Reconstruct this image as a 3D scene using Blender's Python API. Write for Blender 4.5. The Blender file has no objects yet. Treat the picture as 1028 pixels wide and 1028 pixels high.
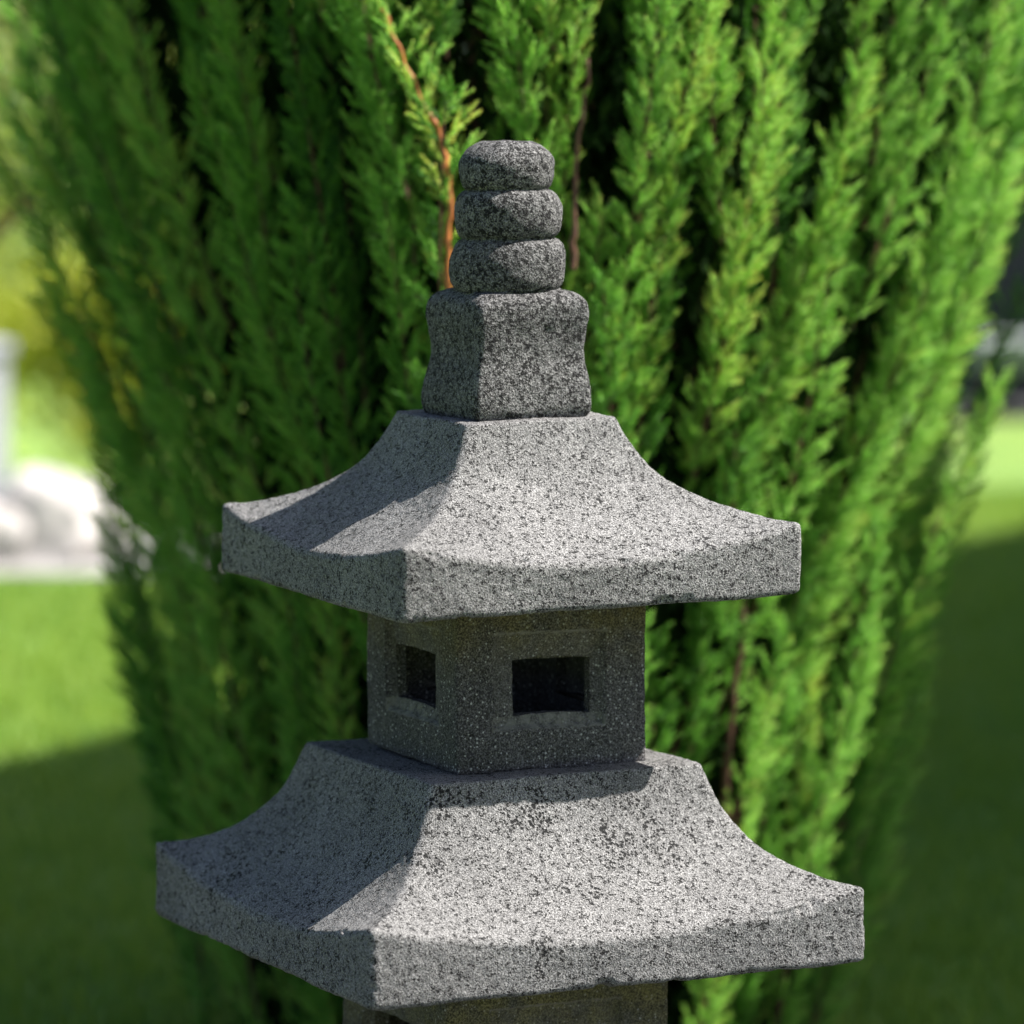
import bpy, bmesh, math, random
import numpy as np
from mathutils import Vector, noise

random.seed(7)
rng = np.random.default_rng(7)
R = math.radians
SC = bpy.context.scene
COL = SC.collection

HC = 1.2            # camera height above the lawn
D = 4.0             # camera to lantern axis

# ------------------------------------------------------------------ helpers
def link(o, parent=None):
    COL.objects.link(o)
    if parent is not None:
        o.parent = parent
    return o

def tag(o, label=None, cat=None, group=None, kind=None):
    if label: o['label'] = label
    if cat: o['category'] = cat
    if group: o['group'] = group
    if kind: o['kind'] = kind
    return o

def empty(name, loc, label, cat, group=None):
    o = bpy.data.objects.new(name, None)
    o.empty_display_size = 0.1
    o.location = loc
    link(o)
    return tag(o, label, cat, group)

def mesh_np(name, V, F, mat, parent=None, smooth=True, attr=None, loc=None):
    """V (n,3) array, F (m,k) array of equal sized faces -> one mesh object"""
    V = np.asarray(V, np.float32); F = np.asarray(F, np.int32)
    me = bpy.data.meshes.new(name)
    k = F.shape[1]
    me.vertices.add(len(V)); me.vertices.foreach_set('co', V.ravel())
    me.loops.add(F.size); me.loops.foreach_set('vertex_index', F.ravel())
    me.polygons.add(len(F))
    me.polygons.foreach_set('loop_start', np.arange(0, F.size, k, dtype=np.int32))
    me.polygons.foreach_set('use_smooth', np.full(len(F), smooth))
    if attr is not None:
        for an, av in attr.items():
            a = me.attributes.new(an, 'FLOAT', 'POINT')
            a.data.foreach_set('value', np.asarray(av, np.float32))
    me.update(calc_edges=True)
    me.materials.append(mat)
    o = bpy.data.objects.new(name, me)
    if loc is not None: o.location = loc
    return link(o, parent)

def bm_obj(name, bm, mat, parent=None, smooth=False, loc=None):
    me = bpy.data.meshes.new(name)
    bm.to_mesh(me); bm.free()
    me.materials.append(mat)
    if smooth:
        for p in me.polygons: p.use_smooth = True
    o = bpy.data.objects.new(name, me)
    if loc is not None: o.location = loc
    return link(o, parent)

def box_bm(bm, x0, x1, y0, y1, z0, z1, bev=0.0):
    r = bmesh.ops.create_cube(bm, size=1)
    vs = r['verts']
    for v in vs:
        v.co = Vector(((x0+x1)/2 + v.co.x*(x1-x0), (y0+y1)/2 + v.co.y*(y1-y0), (z0+z1)/2 + v.co.z*(z1-z0)))
    if bev > 0:
        es = list({e for v in vs for e in v.link_edges})
        bmesh.ops.bevel(bm, geom=es, offset=bev, segments=2, affect='EDGES', profile=0.6)

# ------------------------------------------------------------------ node helpers
def new_mat(name):
    m = bpy.data.materials.new(name); m.use_nodes = True
    nt = m.node_tree
    return m, nt, nt.nodes['Principled BSDF']

def N(nt, t, **kw):
    n = nt.nodes.new(t)
    for k, v in kw.items():
        if k in n.inputs: n.inputs[k].default_value = v
        else: setattr(n, k, v)
    return n

def L(nt, a, b): nt.links.new(a, b)

def ramp(nt, src, stops, interp='LINEAR'):
    r = nt.nodes.new('ShaderNodeValToRGB'); r.color_ramp.interpolation = interp
    els = r.color_ramp.elements
    while len(els) < len(stops): els.new(0.5)
    for e, (p, c) in zip(els, stops):
        e.position = p
        e.color = (c, c, c, 1) if isinstance(c, (int, float)) else (*c, 1)
    L(nt, src, r.inputs[0])
    return r.outputs[0]

def mix(nt, fac, a, b, mode='MIX'):
    m = nt.nodes.new('ShaderNodeMix'); m.data_type = 'RGBA'; m.blend_type = mode
    for s, i in ((fac, 0), (a, 6), (b, 7)):
        if isinstance(s, (int, float)): m.inputs[i].default_value = s
        elif isinstance(s, tuple): m.inputs[i].default_value = (*s, 1)
        else: L(nt, s, m.inputs[i])
    return m.outputs[2]

def math_n(nt, op, a, b=None, clamp=False):
    m = nt.nodes.new('ShaderNodeMath'); m.operation = op; m.use_clamp = clamp
    for s, i in ((a, 0), (b, 1)):
        if s is None: continue
        if isinstance(s, (int, float)): m.inputs[i].default_value = s
        else: L(nt, s, m.inputs[i])
    return m.outputs[0]

def simple(name, col, rough=0.8, var=0.25, scale=6.0, bump=0.0):
    m, nt, b = new_mat(name)
    tc = N(nt, 'ShaderNodeTexCoord')
    n = N(nt, 'ShaderNodeTexNoise', Scale=scale, Detail=6.0, Roughness=0.65)
    L(nt, tc.outputs['Object'], n.inputs['Vector'])
    lo = tuple(c*(1-var) for c in col); hi = tuple(min(1, c*(1+var)) for c in col)
    L(nt, ramp(nt, n.outputs['Fac'], [(0.3, lo), (0.7, hi)]), b.inputs['Base Color'])
    b.inputs['Roughness'].default_value = rough
    if bump:
        bp = N(nt, 'ShaderNodeBump', Strength=0.6, Distance=bump)
        L(nt, n.outputs['Fac'], bp.inputs['Height']); L(nt, bp.outputs[0], b.inputs['Normal'])
    return m

# ------------------------------------------------------------------ stone
def stone(name, dark, mid, light, pit=0.3, pit_dark=0.03, pit_scale=430, grain=620, chips=0.05, streak=0.0, moss=None, bump=0.0011, specks=0.0, clus=(0.42, 0.12, 0.68, 0.75)):
    m, nt, b = new_mat(name)
    tc = N(nt, 'ShaderNodeTexCoord'); P = tc.outputs['Object']
    n1 = N(nt, 'ShaderNodeTexNoise', Scale=grain, Detail=2.0, Roughness=0.6); L(nt, P, n1.inputs['Vector'])
    n2 = N(nt, 'ShaderNodeTexNoise', Scale=9.0, Detail=5.0, Roughness=0.6); L(nt, P, n2.inputs['Vector'])
    n3 = N(nt, 'ShaderNodeTexNoise', Scale=170.0, Detail=2.0, Roughness=0.5); L(nt, P, n3.inputs['Vector'])
    # grains of pale feldspar and dark minerals
    col = ramp(nt, n1.outputs['Fac'], [(0.30, dark), (0.47, mid), (0.60, light), (0.72, tuple(min(1, c*1.5) for c in light))])
    big = ramp(nt, n2.outputs['Fac'], [(0.3, 0.74), (0.7, 1.14)])
    col = mix(nt, 1.0, col, big, 'MULTIPLY')
    # open vesicles
    v = N(nt, 'ShaderNodeTexVoronoi', Scale=pit_scale, Randomness=1.0); L(nt, P, v.inputs['Vector'])
    patch = math_n(nt, 'MULTIPLY', ramp(nt, n3.outputs['Fac'], [(0.36, 0.0), (0.66, 1.0)]), 1.0)
    sep = N(nt, 'ShaderNodeSeparateColor'); L(nt, v.outputs['Color'], sep.inputs[0])
    rad = math_n(nt, 'MULTIPLY', math_n(nt, 'MULTIPLY', sep.outputs[0], patch), pit*2.6)
    hole = math_n(nt, 'SUBTRACT', rad, v.outputs['Distance'])
    hole = math_n(nt, 'MULTIPLY', hole, 5.0, clamp=True)
    # a few larger pock marks in clusters
    v2 = N(nt, 'ShaderNodeTexVoronoi', Scale=pit_scale*0.62); L(nt, P, v2.inputs['Vector'])
    sep2 = N(nt, 'ShaderNodeSeparateColor'); L(nt, v2.outputs['Color'], sep2.inputs[0])
    n4 = N(nt, 'ShaderNodeTexNoise', Scale=22.0, Detail=3.0); L(nt, P, n4.inputs['Vector'])
    r2 = math_n(nt, 'MULTIPLY', math_n(nt, 'POWER', sep2.outputs[1], 2.5), ramp(nt, n4.outputs['Fac'], [(clus[0], clus[1]), (clus[2], clus[3])]))
    hole2 = math_n(nt, 'MULTIPLY', math_n(nt, 'SUBTRACT', math_n(nt, 'MULTIPLY', r2, chips*14), v2.outputs['Distance']), 4.0, clamp=True)
    holes = math_n(nt, 'MAXIMUM', hole, hole2)
    col = mix(nt, holes, col, (pit_dark, pit_dark, pit_dark*1.02))
    if specks:
        v3 = N(nt, 'ShaderNodeTexVoronoi', Scale=380); L(nt, P, v3.inputs['Vector'])
        s3 = N(nt, 'ShaderNodeSeparateColor'); L(nt, v3.outputs['Color'], s3.inputs[0])
        f3 = math_n(nt, 'MULTIPLY', math_n(nt, 'GREATER_THAN', s3.outputs[0], 1-specks), math_n(nt, 'MULTIPLY', math_n(nt, 'SUBTRACT', math_n(nt, 'MULTIPLY', s3.outputs[1], 0.5), v3.outputs['Distance']), 6.0, clamp=True))
        col = mix(nt, f3, col, (0.36, 0.355, 0.35))
    if moss:
        z0, z1, c1 = moss
        sx = N(nt, 'ShaderNodeSeparateXYZ'); L(nt, P, sx.inputs[0])
        nm = N(nt, 'ShaderNodeTexNoise', Scale=26.0, Detail=6.0, Roughness=0.7); L(nt, P, nm.inputs['Vector'])
        h = N(nt, 'ShaderNodeMapRange'); h.inputs['From Min'].default_value = z0; h.inputs['From Max'].default_value = z1
        L(nt, sx.outputs[2], h.inputs['Value'])
        fm = math_n(nt, 'MULTIPLY', h.outputs[0], ramp(nt, nm.outputs['Fac'], [(0.35, 0.1), (0.62, 1.0)]), clamp=True)
        mc = ramp(nt, n1.outputs['Fac'], [(0.35, tuple(c*0.35 for c in c1)), (0.66, tuple(min(1, c*1.9) for c in c1))])
        col = mix(nt, math_n(nt, 'MULTIPLY', fm, 0.8), col, mc)
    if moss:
        ad = N(nt, 'ShaderNodeAttribute', attribute_name='lit_sill_stain')
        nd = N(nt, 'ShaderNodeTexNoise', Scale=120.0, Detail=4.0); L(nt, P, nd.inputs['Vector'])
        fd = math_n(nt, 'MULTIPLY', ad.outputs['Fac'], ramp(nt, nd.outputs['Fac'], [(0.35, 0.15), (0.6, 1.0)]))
        col = mix(nt, fd, col, (0.21, 0.20, 0.18))  # painted light on the sill, and a pale stain along the recess top
    L(nt, col, b.inputs['Base Color'])
    b.inputs['Roughness'].default_value = 0.9
    b.inputs['Specular IOR Level'].default_value = 0.3
    hgt = math_n(nt, 'SUBTRACT', n1.outputs['Fac'], math_n(nt, 'MULTIPLY', holes, 1.3))
    hgt = math_n(nt, 'ADD', hgt, math_n(nt, 'MULTIPLY', n3.outputs['Fac'], 0.9))
    if streak:
        mp = N(nt, 'ShaderNodeMapping'); mp.inputs['Scale'].default_value = (260, 260, 22); L(nt, P, mp.inputs[0])
        ns = N(nt, 'ShaderNodeTexNoise', Scale=1.0, Detail=2.0); L(nt, mp.outputs[0], ns.inputs['Vector'])
        hgt = math_n(nt, 'ADD', hgt, math_n(nt, 'MULTIPLY', ns.outputs['Fac'], streak))
    bp = N(nt, 'ShaderNodeBump', Strength=1.0, Distance=bump)
    L(nt, hgt, bp.inputs['Height']); L(nt, bp.outputs[0], b.inputs['Normal'])
    return m

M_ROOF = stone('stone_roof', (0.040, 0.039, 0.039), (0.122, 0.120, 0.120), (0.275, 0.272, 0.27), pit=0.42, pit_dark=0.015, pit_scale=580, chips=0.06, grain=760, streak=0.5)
M_ROOF2 = stone('stone_roof_pitted', (0.040, 0.039, 0.039), (0.122, 0.120, 0.120), (0.275, 0.272, 0.27), pit=0.40, pit_dark=0.012, pit_scale=580, chips=0.10, grain=760, streak=0.5, clus=(0.49, 0.03, 0.64, 0.75))
M_FIN = stone('stone_finial', (0.018, 0.018, 0.018), (0.074, 0.073, 0.073), (0.215, 0.212, 0.212), pit=0.62, pit_dark=0.01, pit_scale=520, grain=680, chips=0.05, bump=0.0016)
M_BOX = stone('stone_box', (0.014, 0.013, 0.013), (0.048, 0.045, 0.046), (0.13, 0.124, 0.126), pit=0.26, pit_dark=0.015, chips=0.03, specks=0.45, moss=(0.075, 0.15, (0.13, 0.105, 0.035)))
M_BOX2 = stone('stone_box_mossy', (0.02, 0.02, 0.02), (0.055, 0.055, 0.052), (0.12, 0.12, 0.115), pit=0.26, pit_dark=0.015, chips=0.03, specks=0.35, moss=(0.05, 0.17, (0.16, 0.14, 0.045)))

def wobble(V, amp, freq, seed=0.0, amp2=0.0, freq2=0.0, mid=0.0007):
    """irregular hand cut surface: displace by a smooth vector field of position"""
    out = np.array(V, float)
    for i, p in enumerate(V):
        q = Vector((p[0]*freq+seed, p[1]*freq-seed, p[2]*freq+2*seed))
        d = noise.noise_vector(q)*amp
        if amp2:
            d = d + noise.noise_vector(Vector((p[0]*freq2+seed, p[1]*freq2, p[2]*freq2)))*amp2
        d = d + noise.noise_vector(Vector((p[0]*62-seed, p[1]*62, p[2]*62)))*mid
        out[i] += d
    return out

def rounded_ring(m, r, sides_t):
    """points of a square of half size m with corner radius r; sides_t in (-1,1) along each side"""
    pts = []
    for k in range(4):
        a = k*math.pi/2
        for t in sides_t:
            x, y = m, t*m
            q = max(m-r, 0.0)
            qx, qy = min(x, q), max(-q, min(q, y))
            dx, dy = x-qx, y-qy
            l = math.hypot(dx, dy)
            if l > 1e-9:
                x, y = qx+dx/l*min(r, m), qy+dy/l*min(r, m)
            pts.append((x*math.cos(a)-y*math.sin(a), x*math.sin(a)+y*math.cos(a), t))
    return pts

def ring_solid(rings, nside, lift=0.0, corner=lambda m: 0.004):
    """rings: list of (m, z, lift_weight, roundness or None)"""
    u = np.linspace(-1, 1, nside+1)[:-1]
    ts = np.sin(u*math.pi/2)*0.35+u*0.65
    V = []
    for ring in rings:
        m, z, lw = ring[:3]
        r = ring[3] if len(ring) > 3 and ring[3] is not None else corner(m)
        for x, y, t in rounded_ring(m, r, ts):
            V.append((x, y, z+lift*lw*t*t))
    n = 4*nside
    F = []
    for k in range(len(rings)-1):
        a = np.arange(n); b = (a+1) % n
        F.append(np.stack([k*n+a, k*n+b, (k+1)*n+b, (k+1)*n+a], 1))
    return np.array(V), np.concatenate(F)

def smooth_interp(xs, ys):
    xs, ys = np.array(xs), np.array(ys)
    # monotone cubic (Fritsch-Carlson)
    h = np.diff(xs); d = np.diff(ys)/h
    m = np.concatenate([[d[0]], (d[:-1]+d[1:])/2, [d[-1]]])
    def f(x):
        i = int(np.clip(np.searchsorted(xs, x)-1, 0, len(xs)-2))
        t = (x-xs[i])/h[i]
        return ((2*t**3-3*t**2+1)*ys[i]+(t**3-2*t**2+t)*h[i]*m[i]+(-2*t**3+3*t**2)*ys[i+1]+(t**3-t**2)*h[i]*m[i+1])
    return f

def roof_mesh(a, b, thick, lift, H, gx, gy):
    """z=0 at the underside; plate at thick-lift+H"""
    g = smooth_interp(gx, gy)
    emid = thick-lift
    ztop = emid+H
    rg = [(0.001, 0.0, 0)]
    for m in np.linspace(0.02, a-0.006, 20): rg.append((m, 0.0, 0))
    rb = 0.005
    for q in np.linspace(0, 90, 5): rg.append((a-rb+rb*math.sin(R(q)), rb-rb*math.cos(R(q)), 0))
    for f in np.linspace(0.05, 1, 24):
        z = rb+(emid-rb-0.004)*f
        rg.append((a, z, f))
    rt = 0.003
    for q in (30, 60): rg.append((a-rt+rt*math.cos(R(q)), emid-0.004+0.004*math.sin(R(q)), 1.0))
    n = 110
    for i in range(n+1):
        s = 1-i/n
        s = s*(1-0.02)
        m = b+(a-b)*s
        z = ztop-H*g(s)
        if s > 0.975: z -= 0.0004
        rg.append((m, z, s**2.0))
    for q in (25, 60, 90): rg.append((b-0.005*math.sin(R(q))*0.9, ztop+0.0005*math.sin(R(q)), 0))
    for m in np.linspace(b-0.009, 0.001, 26): rg.append((m, ztop, 0))
    V, F = ring_solid(rg, 150, lift, corner=lambda m: min(0.006, m*0.5))
    ax, ay = np.abs(V[:, 0]), np.abs(V[:, 1])
    mm = np.maximum(ax, ay); tt = np.minimum(ax, ay)/np.maximum(mm, 1e-6)
    for i in np.nonzero(mm > a-0.012)[0]:
        x, y, z = V[i]
        top_z = emid+lift*tt[i]**2
        e = min(abs(z-top_z), abs(z), (a-min(ax[i], ay[i])))      # distance to the nearest arris
        w = max(0.0, 1-e/0.009)
        nn = noise.noise(Vector((x*48, y*48, z*48)))+0.5*noise.noise(Vector((x*130, y*130, z*130)))
        c = max(0.0, nn-0.40)*0.010*w
        if c > 0:
            V[i] = (x*(1-c/mm[i]), y*(1-c/mm[i]), z-c*0.8*(1 if z > top_z*.5 else -1))
    return V, F

def place_stone(name, V, F, mat, yaw, off, z, tilt, parent, seed, amp=0.0022, label=None, mid=0.0007, attr=None):
    V = wobble(V, amp, 14.0, seed, 0.0006, 160.0, mid)
    c, s = math.cos(yaw), math.sin(yaw)
    X = V[:, 0]*c-V[:, 1]*s; Y = V[:, 0]*s+V[:, 1]*c
    Z = V[:, 2]+tilt[0]*X+tilt[1]*Y
    o = mesh_np(name, np.stack([X, Y, Z], 1), F, mat, parent, True, attr=attr, loc=(off[0], off[1], z))
    if label: o['label'] = label
    return o

LX, LY = -0.0072, 0.0
lantern = empty('stone_lantern', (LX, LY, 0), 'grey volcanic stone garden lantern with two square curved roofs and a ringed finial', 'stone lantern')

# heights above the lawn (camera frame z + HC)
U0, U1, U2 = HC-0.5006, HC-0.4357, HC-0.3476
B0, W0, W1 = HC-0.6552, HC-0.8253, HC-0.7565

# upper roof
V, F = roof_mesh(0.1945, 0.0748, U1-U0, 0.0245, U2-U1+0.0245,
                 [0, .05, .097, .213, .347, .508, .675, .85, 1.0], [0, .12, .225, .42, .56, .70, .81, .92, 1.0])
place_stone('roof', V, F, M_ROOF, R(26.6), (0.0016, -0.001), U0, (0.004, 0.0068), lantern, 3.1, mid=0.00035, label='smaller upper roof with upturned corners')
# lower roof
V, F = roof_mesh(0.241, 0.1342, W1-W0, 0.026, B0-W1+0.026,
                 [0, .066, .13, .286, .46, .73, 1.0], [0, .15, .29, .50, .667, .85, 1.0])
place_stone('roof', V, F, M_ROOF2, R(26.6), (-0.003, 0.0), W0, (-0.0031, -0.0104), lantern, 8.4, mid=0.00035, label='larger lower roof with pitted slope and upturned corners')

# finial
pr = [(0.001, 0, 0, 0.0005)]
for m in (0.015, 0.03, 0.045, 0.052): pr.append((m, 0.0, 0))
f = smooth_interp([0, .006, .02, .035, .052, .07, .088, .099, .1045, .109, .112],
                  [.0555, .0578, .0580, .0560, .0528, .0532, .0556, .0553, .0535, .049, .043])
for z in np.linspace(0.0, 0.112, 60): pr.append((f(z), z, 0, 0.005+0.004*max(0, (z-0.09)/0.022)))
def disc(z0, h, r, neck0, neck1, n=22, topx=.6):
    out = []
    for i in range(n+1):
        q = i/n
        nk = neck0 if q < .5 else neck1
        e = abs(2*q-1)
        w = (1-e**2)**(.5 if q < .5 else topx)
        rr = nk+(r-nk)*w
        out.append((rr, z0+h*q, 0, rr*0.95))
    return out
pr += [(0.044, 0.1125, 0, 0.03), (0.046, 0.113, 0, 0.04)]
pr += disc(0.113, 0.044, 0.0508, 0.045, 0.039)
pr += disc(0.1572, 0.043, 0.0470, 0.039, 0.0355)
top = disc(0.2004, 0.0440, 0.0413, 0.0355, 0.0215, topx=.8)
pr += top
for m in (0.019, 0.012, 0.006, 0.001): pr.append((m, 0.2446, 0, m*0.86))
V, F = ring_solid(pr, 44)
# the stacked rings lean a little, each its own way
zz = V[:, 2]
V[:, 2] = zz+np.where(zz > 0.113, 0.035*V[:, 0]*np.sin((zz-0.113)*70), 0)
place_stone('finial', V, F, M_FIN, R(26.4), (0.0030, -0.002), U2-0.0003, (0.012, 0.0), lantern, 5.2, amp=0.003)

# light boxes with recessed windows on all four sides
def grid_axis(a, step, brks):
    pts = sorted(set([-a, a]+brks)); out = []
    for p, q in zip(pts[:-1], pts[1:]):
        n = max(1, int(round((q-p)/step)))
        out += list(np.linspace(p, q, n+1)[:-1])
    return np.array(out+[a])

def chamber(a, h, rec, opn, depth=0.02, rc=0.004):
    """rec/opn = (u0,u1,z0,z1) of recess and opening on each face"""
    V, F = [], []
    LIT_SILL_STAIN = []
    def add_grid(P):                       # P (n,m,3)
        n, m = P.shape[:2]; o = sum(len(v) for v in V)
        V.append(P.reshape(-1, 3))
        i = np.arange(n-1)[:, None]*m+np.arange(m-1)[None, :]
        return i, m, o
    for k in range(4):
        r = rng.uniform(-0.002, 0.002, 8)
        R0 = (rec[0]+r[0], rec[1]+r[1], rec[2]+r[2], rec[3]+r[3])
        if k == 2: rec_, opn_ = (-rec[1], -rec[0], rec[2], rec[3]), (-opn[1]-.004, -opn[0]-.004, opn[2], opn[3])
        else: rec_, opn_ = rec, opn
        R0 = tuple(v+d for v, d in zip(rec_, r[:4]))
        O0 = tuple(v+d for v, d in zip(opn_, r[4:]))
        #, opn[1]+r[5], opn[2]+r[6], opn[3]+r[7])
        e = 0.0015
        us = grid_axis(a, 0.0016, [R0[0], R0[0]+e, R0[1]-e, R0[1], O0[0], O0[1]])
        zs = grid_axis(h/2, 0.0016, [v-h/2 for v in (R0[2], R0[2]+e, R0[3]-e, R0[3], O0[2], O0[3])])+h/2
        U, Z = np.meshgrid(us, zs)
        # inward depth
        din = np.minimum(np.minimum(U-R0[0], R0[1]-U), np.minimum(Z-R0[2], R0[3]-Z))
        edge = np.clip(din/e, 0, 1)
        du = np.minimum(np.clip((U-R0[0])/(O0[0]-R0[0]), 0, 1), np.clip((R0[1]-U)/(R0[1]-O0[1]), 0, 1))
        dz = np.minimum(np.clip((Z-R0[2])/(O0[2]-R0[2]), 0, 1), np.clip((R0[3]-Z)/(R0[3]-O0[3]), 0, 1))
        dep = 0.005*edge+0.005*np.clip(np.minimum(du, dz), 0, 1)*edge
        X = a-dep
        # round the outer vertical and horizontal edges
        q = a-rc
        qy = np.clip(U, -q, q); qz = np.clip(Z, rc, h-rc)
        dx = np.full_like(X, rc); dy = U-qy; dzz = Z-qz
        l = np.sqrt(dx**2+dy**2+dzz**2)
        outer = (np.abs(U) > q) | (Z < rc) | (Z > h-rc)
        X = np.where(outer, q+dx/l*rc, X); UU = np.where(outer, qy+dy/l*rc, U); ZZ = np.where(outer, qz+dzz/l*rc, Z)
        uc, hw = (O0[0]+O0[1])/2, (O0[1]-O0[0])/2
        def arch(u, z):
            bow = np.clip(1-((u-uc)/(hw*1.25))**2, 0, 1)
            return bow*(0.0035*np.exp(-((z-O0[3])/.007)**2)+0.0030*np.exp(-((z-O0[2])/.006)**2))
        ZZ = ZZ+np.where(edge > 0, arch(U, Z), 0)
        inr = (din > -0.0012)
        du_ = np.where(inr & (Z < O0[2]+.001) & (Z > R0[2]-.001), 0.75, 0.0)  # sill ramp coloured paler as if lit from above
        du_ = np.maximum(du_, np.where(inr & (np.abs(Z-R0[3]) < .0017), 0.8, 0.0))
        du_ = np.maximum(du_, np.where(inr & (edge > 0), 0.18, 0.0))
        LIT_SILL_STAIN.append((sum(len(v) for v in V), du_.ravel()))
        P = np.stack([X, UU, ZZ], -1)
        i, m, o = add_grid(P)
        cu = (us[:-1]+us[1:])/2; cz = (zs[:-1]+zs[1:])/2
        inside = (cu[None, :] > O0[0]) & (cu[None, :] < O0[1]) & (cz[:, None] > O0[2]) & (cz[:, None] < O0[3])
        keep = i[~inside] if k in (2, 3) else i.ravel()
        f4 = np.stack([keep, keep+1, keep+m+1, keep+m], 1)+o
        # jambs of the opening
        xo = a-0.010
        jx = np.linspace(0, depth-0.010, 8)
        quads = [f4]
        per = [(u, O0[2]) for u in us[(us >= O0[0]-1e-9) & (us <= O0[1]+1e-9)]]
        per += [(O0[1], z) for z in zs[(zs >= O0[2]-1e-9) & (zs <= O0[3]+1e-9)]][1:]
        per += [(u, O0[3]) for u in us[(us >= O0[0]-1e-9) & (us <= O0[1]+1e-9)][::-1]][1:]
        per += [(O0[0], z) for z in zs[(zs >= O0[2]-1e-9) & (zs <= O0[3]+1e-9)][::-1]][1:-1]
        per = np.array(per, float); per[:, 1] += arch(per[:, 0], per[:, 1]); n = len(per)
        J = np.stack([np.stack([np.full(n, xo-j), per[:, 0], per[:, 1]], 1) for j in jx])
        o2 = sum(len(v) for v in V); V.append(J.reshape(-1, 3))
        aa = np.arange(n); bb = (aa+1) % n
        for j in range(len(jx)-1):
            quads.append(np.stack([j*n+aa, j*n+bb, (j+1)*n+bb, (j+1)*n+aa], 1)+o2)
        # inner wall face round the opening (four strips)
        xi = a-depth; ai = a-depth; zi0, zi1 = 0.012, h-0.012
        o3 = sum(len(v) for v in V)
        C = [(-ai, zi0), (ai, zi0), (ai, zi1), (-ai, zi1), (O0[0], O0[2]), (O0[1], O0[2]), (O0[1], O0[3]), (O0[0], O0[3])]
        V.append(np.array([(xi, u, z) for u, z in C]))
        quads.append(np.array([(0, 1, 5, 4), (1, 2, 6, 5), (2, 3, 7, 6), (3, 0, 4, 7)])[:, ::-1]+o3)
        fa = np.concatenate(quads)
        # rotate this side
        start = o
        c, s = math.cos(k*math.pi/2), math.sin(k*math.pi/2)
        tot = np.concatenate(V)
        seg = tot[start:]
        seg = np.stack([seg[:, 0]*c-seg[:, 1]*s, seg[:, 0]*s+seg[:, 1]*c, seg[:, 2]], 1)
        V = [tot[:start], seg]
        F.append(fa)
    # outer caps and inner floor / ceiling
    tot = np.concatenate(V); o = len(tot)
    q = a-rc; ai = a-depth
    caps = [(-q, -q, 0), (q, -q, 0), (q, q, 0), (-q, q, 0), (-q, -q, h), (q, -q, h), (q, q, h), (-q, q, h),
            (-ai, -ai, .012), (ai, -ai, .012), (ai, ai, .012), (-ai, ai, .012), (-ai, -ai, h-.012), (ai, -ai, h-.012), (ai, ai, h-.012), (-ai, ai, h-.012)]
    F.append(np.array([(0, 3, 2, 1), (4, 5, 6, 7), (8, 9, 10, 11), (12, 15, 14, 13)])+o)
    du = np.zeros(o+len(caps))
    for a0, arr in LIT_SILL_STAIN: du[a0:a0+len(arr)] = arr
    return np.concatenate([tot, np.array(caps)]), np.concatenate(F), du

aB, hB = 0.0943, U0-B0
# side windows: u measured along each face
def win(a, k):
    return (-0.0575*k, 0.053*k, 0.038*k, 0.122*k), (-0.0355*k, 0.0425*k, 0.047*k, 0.098*k)
rec, opn = win(aB, 1.0)
V, F, du = chamber(aB, hB, rec, opn)
place_stone('light_box', V, F, M_BOX, R(26.87), (0.0007, -0.002), B0+0.0005, (-0.0204, 0.0061), lantern, 1.7, amp=0.0016, label='upper light box with dark recessed windows, shaded by the roof above', attr={'lit_sill_stain': du})
k2 = 1.18
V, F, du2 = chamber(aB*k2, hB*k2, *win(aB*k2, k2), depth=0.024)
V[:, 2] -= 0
place_stone('light_box', V, F, M_BOX2, R(26.2), (-0.0012, 0.0), W0-hB*k2+0.0003, (0, 0), lantern, 4.9, amp=0.0018, label='lower mossy light box under the larger roof', attr={'lit_sill_stain': du2})
# pedestal down to the lawn
zp = W0-hB*k2
pr = [(0.001, -0.02, 0), (0.10, -0.02, 0), (0.185, -0.02, 0)]
for z, m in [(0.0, .19), (0.03, .19), (0.05, .188), (0.055, .18), (0.07, .155), (0.09, .14), (0.12, .134), (zp-0.03, .132), (zp-0.02, .136), (zp-0.005, .139), (zp, .135)]:
    pr.append((m, z, 0))
pr += [(0.10, zp, 0), (0.05, zp, 0), (0.001, zp, 0)]
V, F = ring_solid(pr, 40)
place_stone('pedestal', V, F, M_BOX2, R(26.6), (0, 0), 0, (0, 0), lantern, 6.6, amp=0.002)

# ------------------------------------------------------------------ ground
def ground_mat():
    m, nt, b = new_mat('lawn_ground')
    tc = N(nt, 'ShaderNodeTexCoord'); P = tc.outputs['Object']
    n1 = N(nt, 'ShaderNodeTexNoise', Scale=1.3, Detail=6.0, Roughness=0.6); L(nt, P, n1.inputs['Vector'])
    n2 = N(nt, 'ShaderNodeTexNoise', Scale=60.0, Detail=4.0, Roughness=0.7); L(nt, P, n2.inputs['Vector'])
    c = ramp(nt, n1.outputs['Fac'], [(0.3, (0.12, 0.26, 0.05)), (0.5, (0.20, 0.33, 0.055)), (0.72, (0.30, 0.38, 0.06))])
    d = ramp(nt, n2.outputs['Fac'], [(0.3, 0.6), (0.7, 1.25)])
    L(nt, mix(nt, 1.0, c, d, 'MULTIPLY'), b.inputs['Base Color'])
    b.inputs['Roughness'].default_value = 0.85
    bp = N(nt, 'ShaderNodeBump', Strength=0.8, Distance=0.02)
    L(nt, n2.outputs['Fac'], bp.inputs['Height']); L(nt, bp.outputs[0], b.inputs['Normal'])
    return m
M_LAWN = ground_mat()
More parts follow.
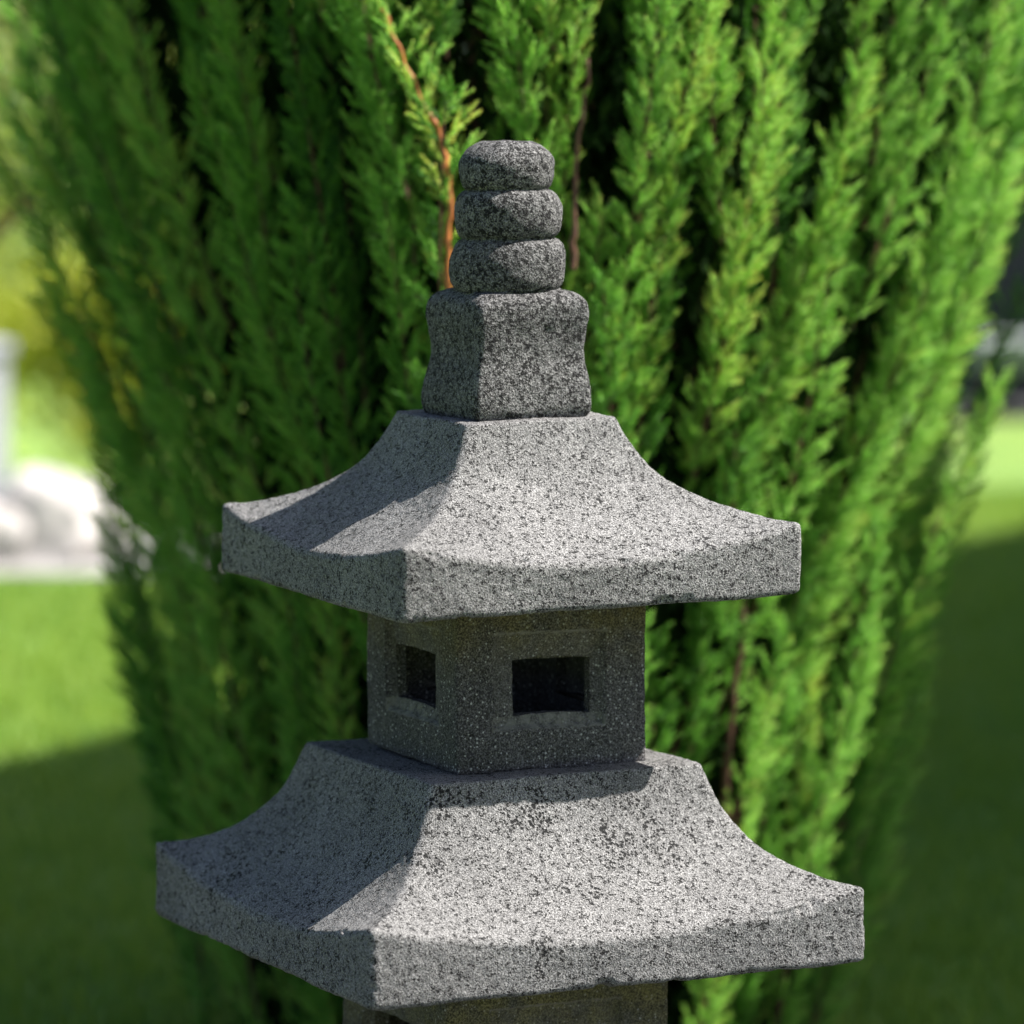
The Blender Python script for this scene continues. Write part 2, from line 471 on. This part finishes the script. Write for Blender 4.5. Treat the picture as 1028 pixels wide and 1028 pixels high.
def sheet(name, x0, x1, y0, y1, z, mat, nx=1, ny=1):
    X, Y = np.meshgrid(np.linspace(x0, x1, nx+1), np.linspace(y0, y1, ny+1))
    V = np.stack([X.ravel(), Y.ravel(), np.full(X.size, z)], 1)
    i = (np.arange(ny)[:, None]*(nx+1)+np.arange(nx)[None, :]).ravel()
    return tag(mesh_np(name, V, np.stack([i, i+1, i+nx+2, i+nx+1], 1), mat, smooth=False), kind='structure')
sheet('lawn', -400, 400, -60, 700, 0.0, M_LAWN, 8, 8)
M_GRAVEL = simple('pale_gravel', (0.30, 0.29, 0.28), 0.9, 0.3, 45, 0.01)
M_BOUNCE_BLOCKER = simple('dark_bounce_blocker', (0.055, 0.054, 0.052), 0.9, 0.5, 70, 0.01)
sheet('bounce_blocker_bed', -2.4, 2.6, -2.3, 1.15, 0.004, M_BOUNCE_BLOCKER)  # unseen dark sheet added to cut green bounce onto the eaves
M_ASPHALT = simple('asphalt', (0.05, 0.05, 0.055), 0.85, 0.3, 60, 0.004)

# ------------------------------------------------------------------ foliage materials
def leaf_mat(name, stops, trans=0.35, rough=0.5, spec=0.35):
    m, nt, b = new_mat(name)
    out = nt.nodes['Material Output']
    at = N(nt, 'ShaderNodeAttribute', attribute_name='tint')
    col = ramp(nt, at.outputs['Fac'], stops)
    L(nt, col, b.inputs['Base Color'])
    b.inputs['Roughness'].default_value = rough
    b.inputs['Specular IOR Level'].default_value = spec
    tr = N(nt, 'ShaderNodeBsdfTranslucent')
    tcol = mix(nt, 1.0, col, (1.3, 1.35, 0.6), 'MULTIPLY')
    L(nt, tcol, tr.inputs['Color'])
    ms = N(nt, 'ShaderNodeMixShader'); ms.inputs[0].default_value = trans
    L(nt, b.outputs[0], ms.inputs[1]); L(nt, tr.outputs[0], ms.inputs[2]); L(nt, ms.outputs[0], out.inputs['Surface'])
    return m
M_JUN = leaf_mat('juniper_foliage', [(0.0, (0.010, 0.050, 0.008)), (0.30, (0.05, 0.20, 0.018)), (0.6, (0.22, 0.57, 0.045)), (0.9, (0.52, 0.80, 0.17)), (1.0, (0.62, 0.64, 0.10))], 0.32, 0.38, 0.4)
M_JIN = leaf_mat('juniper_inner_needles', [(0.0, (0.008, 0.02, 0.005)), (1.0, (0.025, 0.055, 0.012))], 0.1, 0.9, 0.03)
M_ORANGE = simple('juniper_young_bark', (0.40, 0.13, 0.03), 0.6, 0.5, 40, 0.002)
M_BARK = simple('juniper_bark', (0.11, 0.05, 0.028), 0.75, 0.45, 60, 0.002)
M_YEL = leaf_mat('golden_leaves', [(0.0, (0.20, 0.24, 0.02)), (1.0, (0.55, 0.56, 0.07))], 0.4)
M_BLUE = leaf_mat('bluegreen_leaves', [(0.0, (0.02, 0.07, 0.04)), (1.0, (0.07, 0.18, 0.10))], 0.25)
M_HEDGE = leaf_mat('hedge_leaves', [(0.0, (0.30, 0.38, 0.09)), (1.0, (0.62, 0.68, 0.26))], 0.3)
M_DHEDGE = leaf_mat('dark_hedge_leaves', [(0.0, (0.012, 0.03, 0.010)), (1.0, (0.04, 0.09, 0.025))], 0.2)

# ------------------------------------------------------------------ juniper
def frame_from(d, roll):
    """rotation matrices (n,3,3) whose third column is d"""
    d = d/np.linalg.norm(d, axis=1, keepdims=True)
    ref = np.where(np.abs(d[:, 2:3]) > 0.95, np.array([[1., 0, 0]]), np.array([[0., 0, 1]]))
    x = np.cross(ref, d); x /= np.linalg.norm(x, axis=1, keepdims=True)
    y = np.cross(d, x)
    c, s = np.cos(roll)[:, None], np.sin(roll)[:, None]
    return np.stack([x*c+y*s, y*c-x*s, d], 2)

def instance(V, F, T, Rm, pos, scl, tadd):
    """V,F,T template (T = tint per vertex) -> merged copies"""
    n, nv = len(pos), len(V)
    W = np.einsum('nij,vj->nvi', Rm, V)*scl[:, None, None]+pos[:, None, :]
    Fo = (F[None]+(np.arange(n)*nv)[:, None, None]).reshape(-1, F.shape[1])
    To = (T[None]+tadd[:, None]).ravel()
    return W.reshape(-1, 3), Fo, To

def merge(parts):
    o = 0; Vs, Fs, Ts = [], [], []
    for V, F, T in parts:
        Vs.append(V); Fs.append(F+o); Ts.append(T); o += len(V)
    return np.concatenate(Vs), np.concatenate(Fs), np.concatenate(Ts)

# one scaly cord: three sided, bulging then pointed, 1 unit long
def cord():
    V = []
    for z, r in ((0, 0.09), (0.6, 0.145)):
        for k in range(3):
            a = k*2*math.pi/3+z
            V.append((r*math.cos(a), r*math.sin(a), z))
    V.append((0, 0, 1.06))
    F = []
    for j in (0,):
        for k in range(3):
            a, b = j+k, j+(k+1) % 3
            F += [(a, b, b+3), (a, b+3, a+3)]
    for k in range(3): F.append((3+k, 3+(k+1) % 3, 6))
    V = np.array(V)
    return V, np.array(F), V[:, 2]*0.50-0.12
CV, CF, CT = cord()

def sprig(seed):
    r = np.random.default_rng(seed)
    n = 15
    pos, dr, sc = [], [], []
    Ls = 0.036
    for i in range(n):
        f = i/(n-1)
        az = i*2.4+r.uniform(-.4, .4)
        inc = R(r.uniform(26, 46))*(1-0.55*f)
        pos.append((r.normal(0, .0008), r.normal(0, .0008), f*Ls))
        dr.append((math.sin(inc)*math.cos(az)*1.0, math.sin(inc)*math.sin(az)*0.7, math.cos(inc)))
        sc.append(r.uniform(.009, .0145)*(1-0.25*f))
    pos, dr, sc = map(np.array, (pos, dr, sc))
    return instance(CV, CF, CT, frame_from(dr, r.uniform(0, 6, n)), pos, sc, r.uniform(-.05, .08, n))
SPR = [sprig(i) for i in range(5)]

def shoot(seed):
    r = np.random.default_rng(100+seed)
    n = 8; Ls = 0.085
    bend = r.uniform(-.25, .25)
    parts = []
    for i in range(n):
        f = (i+0.4)/n
        az = (i % 2)*math.pi+r.uniform(-.9, .9)
        inc = R(r.uniform(25, 42))*(1-0.7*f)
        p = np.array([[bend*Ls*f*f, r.normal(0, .002), f*Ls]])
        d = np.array([[math.sin(inc)*math.cos(az), math.sin(inc)*math.sin(az), math.cos(inc)]])
        S = SPR[r.integers(5)]
        parts.append(instance(*S, frame_from(d, r.uniform(0, 6, 1)), p, np.array([r.uniform(.75, 1.15)*(1-.25*f)]), np.array([f*0.15+r.normal(0, .08)])))
    return merge(parts)
SHO = [shoot(i) for i in range(6)]

BX, BY = 0.010, 1.02                              # juniper axis
Rz = smooth_interp([0, .1, .35, .6, .85, 1.05, 1.2, 1.45, 1.7, 1.95, 2.2], [.43, .44, .455, .49, .565, .635, .66, .57, .50, .36, .08])
def set_back(x):      # the shrub has a blunt nose and falls back to both sides
    return 0.30*np.maximum(0, x)+1.0*np.maximum(0, -0.14-x)
def shell(phi, z, f=1.0):
    r = Rz(min(max(z, 0), 2.2))*f
    if math.cos(phi) < 0: r *= 1-0.05*math.cos(phi)-0.10*math.cos(phi)*min(1, max(0, z-.75)*2.5)
    lean = 0.03*z-0.05*max(0, z-.85)
    return np.array([BX+lean+r*math.cos(phi), BY+r*math.sin(phi)*0.92+set_back(r*math.cos(phi)), z])

# main visible branches (world paths), made from where they show between the plumes
def px(x, y, Y):
    """point on the ray through a picture point at depth Y from the camera"""
    p = R(6.2225); v = -(y-514)/4500.0; u = (x-514)/4500.0
    d = np.array([u, math.cos(p)+v*math.sin(p), -math.sin(p)+v*math.cos(p)])
    t = Y/d[1]
    return np.array([0, -D, HC])+d*t
bare = [([(365, -40), (384, 12), (402, 55), (418, 90), (437, 125), (449, 165), (452, 215), (450, 280), (458, 380)], 4.44, 0.0029),
        ([(590, 60), (585, 110), (579, 160), (575, 230), (574, 270)], 4.50, 0.0026),
        ([(748, 600), (744, 640), (736, 700), (729, 790), (722, 900)], 4.78, 0.0045)]
bare_paths = [(np.array([px(x, y, dep) for x, y in pts]), rad) for pts, dep, rad in bare]

def tube(path, radii, ns=6):
    path = np.asarray(path); n = len(path)
    t = np.gradient(path, axis=0); Rm = frame_from(t, np.zeros(n))
    a = np.arange(ns)*2*math.pi/ns
    V = (path[:, None]+(Rm[:, :, 0][:, None]*np.cos(a)[None, :, None]+Rm[:, :, 1][:, None]*np.sin(a)[None, :, None])*np.asarray(radii)[:, None, None]).reshape(-1, 3)
    i = (np.arange(n-1)[:, None]*ns+np.arange(ns)[None]).ravel()
    j = (np.arange(n-1)[:, None]*ns+(np.arange(ns)+1)[None] % ns).ravel()
    return V, np.stack([i, j, j+ns, i+ns], 1), np.zeros(len(V))

shoots_p, shoots_d, shoots_s, shoots_t, stems = [], [], [], [], []
def plume(base, tip, rad, n, tint, out):
    """a flame shaped branch of foliage from base to tip; shoots crowd round it"""
    ax = tip-base; Lp = np.linalg.norm(ax); axn = ax/Lp
    side = rng.normal(0, 1, 3); side -= axn*side.dot(axn); side /= np.linalg.norm(side)
    bow = rng.uniform(-.06, .06)*Lp
    fs = np.linspace(0, 1, 7)
    path = [base+ax*f+side*bow*math.sin(f*math.pi) for f in fs]
    stems.append((path, 0.0022-0.0014*fs))
    for i in range(n):
        f = (i+rng.uniform(0, 1))/n
        p = base+ax*f+side*bow*math.sin(f*math.pi)
        prof = min(1.0, 0.45+f*1.6)*max(0.12, (1-f)**0.6)
        v = rng.normal(0, 1, 3); v -= axn*v.dot(axn); v /= np.linalg.norm(v)
        v = v+out*rng.uniform(0, 1.3); v -= axn*v.dot(axn); v /= np.linalg.norm(v)
        inc = R(rng.uniform(24, 44))
        d = axn*math.cos(inc)+v*math.sin(inc)
        s = (rad*prof/0.06)*rng.uniform(.75, 1.15)
        s = float(np.clip(s*.68, 0.34, .76))
        shoots_p.append(p+v*rng.uniform(0, 0.35)*rad*prof); shoots_d.append(d); shoots_s.append(s); shoots_t.append(tint+rng.normal(0, .07))

levels = [(z, l, int(c*(1.75 if z < 1.2 else 1.1))) for z, l, c in [(-0.12, .50, 15), (0.05, .50, 16), (0.22, .52, 17), (0.40, .55, 18), (0.58, .55, 19), (0.76, .55, 20), (0.88, .5, 18), (1.0, .5, 20), (1.14, .45, 16), (1.3, .45, 14), (1.48, .45, 12), (1.66, .45, 9)]]
for li, (z0, ln, cnt) in enumerate(levels):
    for k in range(cnt):
        phi = (k+rng.uniform(-.3, .3)+0.5*(li % 2))/cnt*2*math.pi
        front = math.sin(phi) < 0.35
        if not front and rng.random() < 0.6: continue
        zb = max(0.02, z0+rng.uniform(-.07, .07)); zt = min(2.18, zb+ln*rng.uniform(.8, 1.1))
        ff = rng.uniform(.74, 1.0)**.8
        b = shell(phi, zb, ff*0.84); t = shell(phi+rng.uniform(-.06, .06), zt, ff*rng.uniform(.96, 1.06))
        out = np.array([math.cos(phi), math.sin(phi), 0])
        plume(b, t, rng.uniform(.042, .066), 116 if front else 34, rng.uniform(.10, .60), out)
# inner filler, thinner and darker needles
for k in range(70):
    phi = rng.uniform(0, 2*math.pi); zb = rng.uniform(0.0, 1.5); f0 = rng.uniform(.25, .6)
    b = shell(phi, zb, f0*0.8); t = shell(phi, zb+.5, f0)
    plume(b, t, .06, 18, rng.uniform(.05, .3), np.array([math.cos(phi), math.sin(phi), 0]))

SP, SD, SS, ST = map(np.array, (shoots_p, shoots_d, shoots_s, shoots_t))
# keep the bare branches open to the front
keep = np.ones(len(SP), bool); drop = rng.uniform(0, 1, len(SP))
for bi, (path, rad) in enumerate(bare_paths):
    for i in range(len(path)-1):
        for f in np.linspace(0, 1, 5):
            q = path[i]*(1-f)+path[i+1]*f
            tipc = SP+SD*SS[:, None]*0.055
            dx = np.abs(tipc[:, 0]-q[0]); dz = np.abs(tipc[:, 2]-q[2])
            keep &= ~((dx < 0.014) & (dz < 0.03) & (tipc[:, 1] < q[1]+0.01) & (drop < (.8, .6, .55)[bi]))
SP, SD, SS, ST = SP[keep], SD[keep], SS[keep], ST[keep]
pth = bare_paths[0][0]
for k in range(26):
    t = rng.uniform(0, len(pth)-1.01); i = int(t); q = pth[i]*(1-(t-i))+pth[i+1]*(t-i)
    sgn = -1 if k % 2 else 1
    SP = np.vstack([SP, q+np.array([sgn*.002, -.001, 0])]); SD = np.vstack([SD, [sgn*rng.uniform(.4, 1.0), rng.uniform(-.5, .2), 1.0]])
    SS = np.append(SS, rng.uniform(.28, .6)); ST = np.append(ST, rng.uniform(.4, .85))
parts = []
which = rng.integers(0, len(SHO), len(SP))
for w in range(len(SHO)):
    m = which == w
    parts.append(instance(*SHO[w], frame_from(SD[m], rng.uniform(0, 6.28, m.sum())), SP[m], SS[m], ST[m]))
JV, JF, JT = merge(parts)
# short dark green needles that fill the inside of the shrub
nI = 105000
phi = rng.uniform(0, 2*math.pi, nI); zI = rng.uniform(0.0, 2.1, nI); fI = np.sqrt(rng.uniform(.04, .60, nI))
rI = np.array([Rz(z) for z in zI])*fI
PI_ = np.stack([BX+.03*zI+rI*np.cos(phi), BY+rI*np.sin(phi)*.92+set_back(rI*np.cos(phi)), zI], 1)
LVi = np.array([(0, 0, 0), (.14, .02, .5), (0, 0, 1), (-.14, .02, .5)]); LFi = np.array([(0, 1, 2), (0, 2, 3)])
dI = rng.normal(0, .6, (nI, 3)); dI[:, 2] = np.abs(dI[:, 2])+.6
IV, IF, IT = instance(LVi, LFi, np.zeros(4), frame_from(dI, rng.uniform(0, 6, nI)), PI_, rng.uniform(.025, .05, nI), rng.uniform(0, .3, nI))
print('juniper tris', len(JF), 'shoots', len(SP))
jun = empty('juniper_shrub', (BX, BY, 0), 'tall dense upright juniper with feathery bright green foliage behind the stone lantern', 'juniper')
off = np.array([BX, BY, 0])
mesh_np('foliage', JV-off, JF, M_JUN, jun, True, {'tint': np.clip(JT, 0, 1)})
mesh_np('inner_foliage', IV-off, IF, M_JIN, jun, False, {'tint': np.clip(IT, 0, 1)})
tp = [tube(p, r, 5) for p, r in stems]
sv, sf, st = merge(tp)
mesh_np('twigs', sv-off, sf, M_BARK, jun, True)
for bi, (path, rad) in enumerate(bare_paths):
    n = 4*len(path)
    t = np.linspace(0, len(path)-1, n)
    P = np.stack([np.interp(t, np.arange(len(path)), path[:, c]) for c in range(3)], 1)
    P += rng.normal(0, .0012, P.shape)
    V, F, _ = tube(P, rad*np.linspace(.6, 1.25, n)*(1+rng.normal(0, .16, n)), 7)
    mesh_np('branch', V-off, F, M_ORANGE if bi == 0 else M_BARK, jun, True)
# trunks from the ground up the middle
for k in range(6):
    phi = k*1.05+.3
    zs = np.linspace(-0.02, 1.5, 12)
    P = np.array([shell(phi, z, 0.12+0.45*z/1.5)+rng.normal(0, .004, 3)*(z > 0) for z in zs]); P[:, 2] = zs
    V, F, _ = tube(P, np.linspace(.022, .006, 12), 8)
    mesh_np('trunk', V-off, F, M_BARK, jun, True)

# ------------------------------------------------------------------ background plants
def leafy(name, loc, rx, ry, rz, n, size, mat, label, cat, group=None, zc=None, box=False, trunk=True):
    e = empty(name, loc, label, cat, group)
    zc = rz if zc is None else zc
    cl = rng.normal(0, 1, (max(8, n//120), 3)); cl /= np.linalg.norm(cl, axis=1, keepdims=True)
    if box:
        cl = rng.uniform(-1, 1, cl.shape)
    else:
        cl *= rng.uniform(.35, .9, (len(cl), 1))
    ci = rng.integers(0, len(cl), n)
    sp = 0.16 if not box else .22
    P = cl[ci]+rng.normal(0, sp, (n, 3))
    if box: P = np.clip(P, -1.04, 1.04)
    ctint = rng.uniform(.1, .9, len(cl))[ci]+rng.normal(0, .15, n)
    P = P*np.array([rx, ry, rz])+np.array([0, 0, zc])
    P[:, 2] = np.maximum(P[:, 2], 0.01)
    LV = np.array([(0, 0, 0), (.28, .45, .08), (0, 1, 0), (-.28, .45, .08)]); LF = np.array([(0, 1, 2), (0, 2, 3)])
    d = rng.normal(0, 1, (n, 3)); d[:, 2] += .3
    V, F, T = instance(LV[:, [0, 2, 1]], LF, np.zeros(4), frame_from(d, rng.uniform(0, 6, n)), P, size*rng.uniform(.6, 1.3, n), ctint)
    mesh_np('crown', V, F, mat, e, False, {'tint': np.clip(T, 0, 1)})
    if trunk:
        tv = []
        zt = zc*1.1
        zs = np.linspace(-.02, zt, 6)
        tv.append(tube([(0.01*math.sin(z*9), 0.01*math.cos(z*7), z) for z in zs], np.linspace(.045, .015, 6)*max(.5, zc), 8))
        for k in range(6):
            a = k*1.05; b = zc*rng.uniform(.35, .7)
            fs = np.linspace(0, 1, 4)
            tv.append(tube([(rx*.6*f*math.cos(a), ry*.6*f*math.sin(a), b+rz*.6*f) for f in fs], .015*(1-.7*fs)*max(.5, zc), 5))
        V, F, _ = merge(tv)
        mesh_np('trunk', V, F, M_BARK, e, True)
    return e

def gy(d): return d-D          # depth from camera -> world y

# ------------------------------------------------------------------ left background
sheet('gravel_path', -6.0, -0.55, gy(9.72), gy(10.5), 0.004, M_GRAVEL)
M_WROCK = simple('white_rock', (0.46, 0.43, 0.42), 0.8, 0.12, 14, 0.02)
def boulder(loc, sx, sy, sz, seed, label):
    bm = bmesh.new(); bmesh.ops.create_icosphere(bm, subdivisions=4, radius=1)
    for v in bm.verts:
        n = noise.noise_vector(v.co*1.3+Vector((seed, 0, 0)))
        v.co += n*0.35
        v.co += v.co.normalized()*noise.noise(v.co*4+Vector((0, seed, 0)))*0.12
        v.co = Vector((v.co.x*sx, v.co.y*sy, v.co.z*sz))
        if v.co.z < -sz*.45: v.co.z = -sz*.45
    o = bm_obj('white_boulder', bm, M_WROCK, None, True, (loc[0], loc[1], sz*.43))
    return tag(o, label, 'boulder', 'white boulders beside the lawn')
boulder((-1.06, gy(10.0)), .15, .10, .135, 1.0, 'tallest white boulder at the end of the row nearest the juniper')
boulder((-1.19, gy(9.92)), .11, .09, .11, 4.0, 'white boulder at the left edge of the picture')
boulder((-0.96, gy(10.1)), .08, .08, .10, 9.0, 'small white boulder half behind the juniper foliage')
M_POST = simple('lilac_white_paint', (0.42, 0.42, 0.49), 0.5, 0.05, 20)
po = empty('garden_post', (-1.31, gy(10.9), 0), 'pale lilac white square post behind the white boulders', 'post')
bm = bmesh.new(); box_bm(bm, -.06, .06, -.06, .06, 0, .40, .006); bm_obj('shaft', bm, M_POST, po)
bm = bmesh.new(); box_bm(bm, -.072, .072, -.072, .072, .40, .43, .006); bm_obj('cap', bm, M_POST, po); po.rotation_euler.z = R(35)
leafy('golden_shrub', (-1.02, gy(11.6), 0), .30, .28, .34, 5000, .035, M_YEL, 'low golden yellow shrub behind the white boulders', 'shrub')
leafy('golden_shrub', (-1.62, gy(12.4), 0), .34, .30, .34, 5000, .035, M_YEL, 'taller golden shrub behind the lilac white post', 'shrub')
leafy('pale_hedge', (-2.0, gy(15.5), 0), 1.3, .35, .62, 14000, .05, M_HEDGE, 'clipped pale green hedge at the far left of the lawn', 'hedge', box=True)
leafy('broadleaf_tree', (-1.06, gy(6.9), 0), .55, .5, .50, 9000, .034, M_BLUE, 'blue green leafy tree at the upper left corner', 'tree', zc=1.52)

# far grey house
M_GREY = simple('grey_render', (0.30, 0.31, 0.33), 0.8, 0.08, 3)
M_DARK = simple('dark_slate', (0.045, 0.045, 0.055), 0.7, 0.2, 8)
M_GLASS, nt, b = new_mat('window_glass'); b.inputs['Base Color'].default_value = (.03, .035, .04, 1); b.inputs['Roughness'].default_value = .08
M_WHITE = simple('white_paint', (0.75, 0.75, 0.74), 0.5, 0.04, 5)
def house(name, loc, w, d, h, rot, mat, label, cat='house', flat=False):
    e = empty(name, loc, label, cat); e.rotation_euler.z = rot
    bm = bmesh.new(); box_bm(bm, -w/2, w/2, -d/2, d/2, 0, h); bm_obj('wall', bm, mat, e)
    bm = bmesh.new()
    if flat:
        box_bm(bm, -w/2-.06, w/2+.06, -d/2-.06, d/2+.06, h, h+.14, .01)
    else:
        o = .35
        P = [(-w/2-o, -d/2-o, h-.05), (w/2+o, -d/2-o, h-.05), (w/2+o, d/2+o, h-.05), (-w/2-o, d/2+o, h-.05), (-w/2-o, 0, h+d*.38), (w/2+o, 0, h+d*.38)]
        vs = [bm.verts.new(p) for p in P]
        for f in ((0, 1, 5, 4), (2, 3, 4, 5), (0, 4, 3), (1, 2, 5), (3, 2, 1, 0)): bm.faces.new([vs[i] for i in f])
    bm_obj('roof', bm, M_DARK, e)
    nwin = max(1, int(w//2))
    for k in range(nwin):
        x = -w/2+(k+.5)*w/nwin
        for s in (-1, 1):
            bm = bmesh.new()
            for q in ((-.55, -.48, .8, 2.0), (.48, .55, .8, 2.0), (-.48, .48, .8, .87), (-.48, .48, 1.93, 2.0)):
                box_bm(bm, x+q[0], x+q[1], s*d/2-.03, s*d/2+.03, q[2], q[3])
            wf = bm_obj('window', bm, M_WHITE, e)
            bm = bmesh.new(); box_bm(bm, x-.48, x+.48, s*d/2-.012, s*d/2+.012, .87, 1.93); bm_obj('pane', bm, M_GLASS, wf)
    return e
house('house', (-0.2, gy(30)+4, 0), 9.0, 7.0, 2.8, 0, M_GREY, 'grey rendered house far behind the juniper')

# unseen house added on the right to shade the lawn, white for fill
SUN_EL, SUN_AZ = 52.2, 3.0        # azimuth from +x towards +y
# shade edge on the lawn runs from (-.72, depth 7.4) to (1.1, depth 10.45)
h_e = 3.3
sx, sy = math.cos(R(SUN_AZ))*h_e/math.tan(R(SUN_EL)), math.sin(R(SUN_AZ))*h_e/math.tan(R(SUN_EL))
A = Vector((-.72+sx, gy(7.4)+sy)); Bp = Vector((1.1+sx, gy(10.45)+sy))
dirE = (Bp-A).normalized(); nrm = Vector((dirE.y, -dirE.x))
# added house rectangle: one long side on the line A-B, extending to the right of it
A2 = A-dirE*1.75; B2 = A+dirE*7.0
ctr = (A2+B2)/2+nrm*2.0
hs = house('shade_caster_house', (ctr.x, ctr.y, 0), (B2-A2).length-.12, 4.0-.12, h_e-.14, math.atan2(dirE.y, dirE.x), M_WHITE, 'unseen white flat roofed block added to shade the lawn', 'added shade caster', flat=True)

# right background: dark wall, bench
dw = empty('garden_wall', (3.2, gy(14.4), 0), 'dark slate grey garden wall at the right end of the lawn', 'wall')
bm = bmesh.new(); box_bm(bm, -2.2, 5, -.12, .12, 0, 1.05); bm_obj('wall', bm, M_DARK, dw)
bm = bmesh.new(); box_bm(bm, -2.24, 5.04, -.16, .16, 1.05, 1.10, .01); bm_obj('coping', bm, M_DARK, dw)
be = empty('stone_bench', (1.75, gy(13.75), 0), 'low grey stone bench in front of the dark wall', 'bench')
M_CONC = simple('concrete', (0.22, 0.25, 0.24), .8, .15, 12)
bm = bmesh.new(); box_bm(bm, -.34, .5, -.15, .15, .15, .24, .01); bm_obj('seat', bm, M_CONC, be)
for x in (-.27, .40):
    bm = bmesh.new(); box_bm(bm, x-.04, x+.04, -.12, .12, 0, .15, .006); bm_obj('leg', bm, M_DARK, be)
sheet('asphalt_path', 0.6, 9, gy(13.55), gy(14.4), 0.004, M_ASPHALT)
leafy('dark_hedge', (1.0, gy(22), 0), 9, .8, 1.1, 16000, .16, M_DHEDGE, 'long dark green hedge closing off the far side of the garden', 'hedge', box=True)

# grass blades on the visible lawn
def grass():
    n = 150000
    dep = rng.uniform(5.2, 11.5, n)
    x = rng.uniform(-1, 1, n)*(0.16*dep)+0
    P = np.stack([x, dep-D, np.zeros(n)], 1)
    ok = ~((x < -.5) & (dep > 9.6) & (dep < 10.6))
    P = P[ok]; n = len(P)
    GV = np.array([(-.06, 0, 0), (.06, 0, 0), (0.02, 0.12, 1)]); GF = np.array([(0, 1, 2)])
    d = rng.normal(0, .33, (n, 3)); d[:, 2] = 1
    V, F, T = instance(GV, GF, np.array([0, 0, .25]), frame_from(d, rng.uniform(0, 6, n)), P, rng.uniform(.02, .04, n), rng.uniform(0, .75, n))
    o = mesh_np('grass', V, F, M_GRASS, None, False, {'tint': np.clip(T, 0, 1)})
    tag(o, 'short mown green grass of the lawn', 'grass', kind='stuff')
M_GRASS = leaf_mat('grass_blades', [(0.0, (0.12, 0.26, 0.05)), (1.0, (0.32, 0.41, 0.065))], 0.3)
grass()

# ------------------------------------------------------------------ light
w = bpy.data.worlds.new('World'); SC.world = w; w.use_nodes = True
nt = w.node_tree; bg = nt.nodes['Background']
sky = nt.nodes.new('ShaderNodeTexSky'); sky.sky_type = 'NISHITA'; sky.sun_disc = False; sky.dust_density = 2.0; sky.air_density = 0.8
sky.sun_elevation = R(SUN_EL); sky.sun_rotation = R(90-SUN_AZ)
nt.links.new(sky.outputs[0], bg.inputs[0]); bg.inputs[1].default_value = 0.068
ld = bpy.data.lights.new('sun', 'SUN'); ld.energy = 5.0; ld.angle = R(0.5); ld.color = (1, .955, .89)
lo = bpy.data.objects.new('sun', ld); link(lo)
sd = Vector((math.cos(R(SUN_EL))*math.cos(R(SUN_AZ)), math.cos(R(SUN_EL))*math.sin(R(SUN_AZ)), math.sin(R(SUN_EL))))
lo.rotation_euler = sd.to_track_quat('Z', 'Y').to_euler()

# ------------------------------------------------------------------ camera
cd = bpy.data.cameras.new('camera'); cam = bpy.data.objects.new('camera', cd); link(cam)
cam.location = (0, -D, HC); cam.rotation_euler = (R(90-6.2225), 0, 0)
cd.sensor_width = 36; cd.lens = 4500/1028*36
cd.clip_end = 2000; cd.clip_start = .05
cd.dof.use_dof = True; cd.dof.focus_distance = 3.88
cd.dof.aperture_fstop = cd.lens/42.0
cd.dof.aperture_blades = 0
SC.camera = cam
SC.view_settings.view_transform = 'Standard'; SC.view_settings.look = 'None'
SC.view_settings.exposure = 1.36; SC.view_settings.gamma = 1
SC.render.engine = 'CYCLES'; SC.cycles.max_bounces = 6; SC.cycles.diffuse_bounces = 2; SC.cycles.glossy_bounces = 2; SC.cycles.transmission_bounces = 3
SC.render.resolution_x = 1024; SC.render.resolution_y = 1024
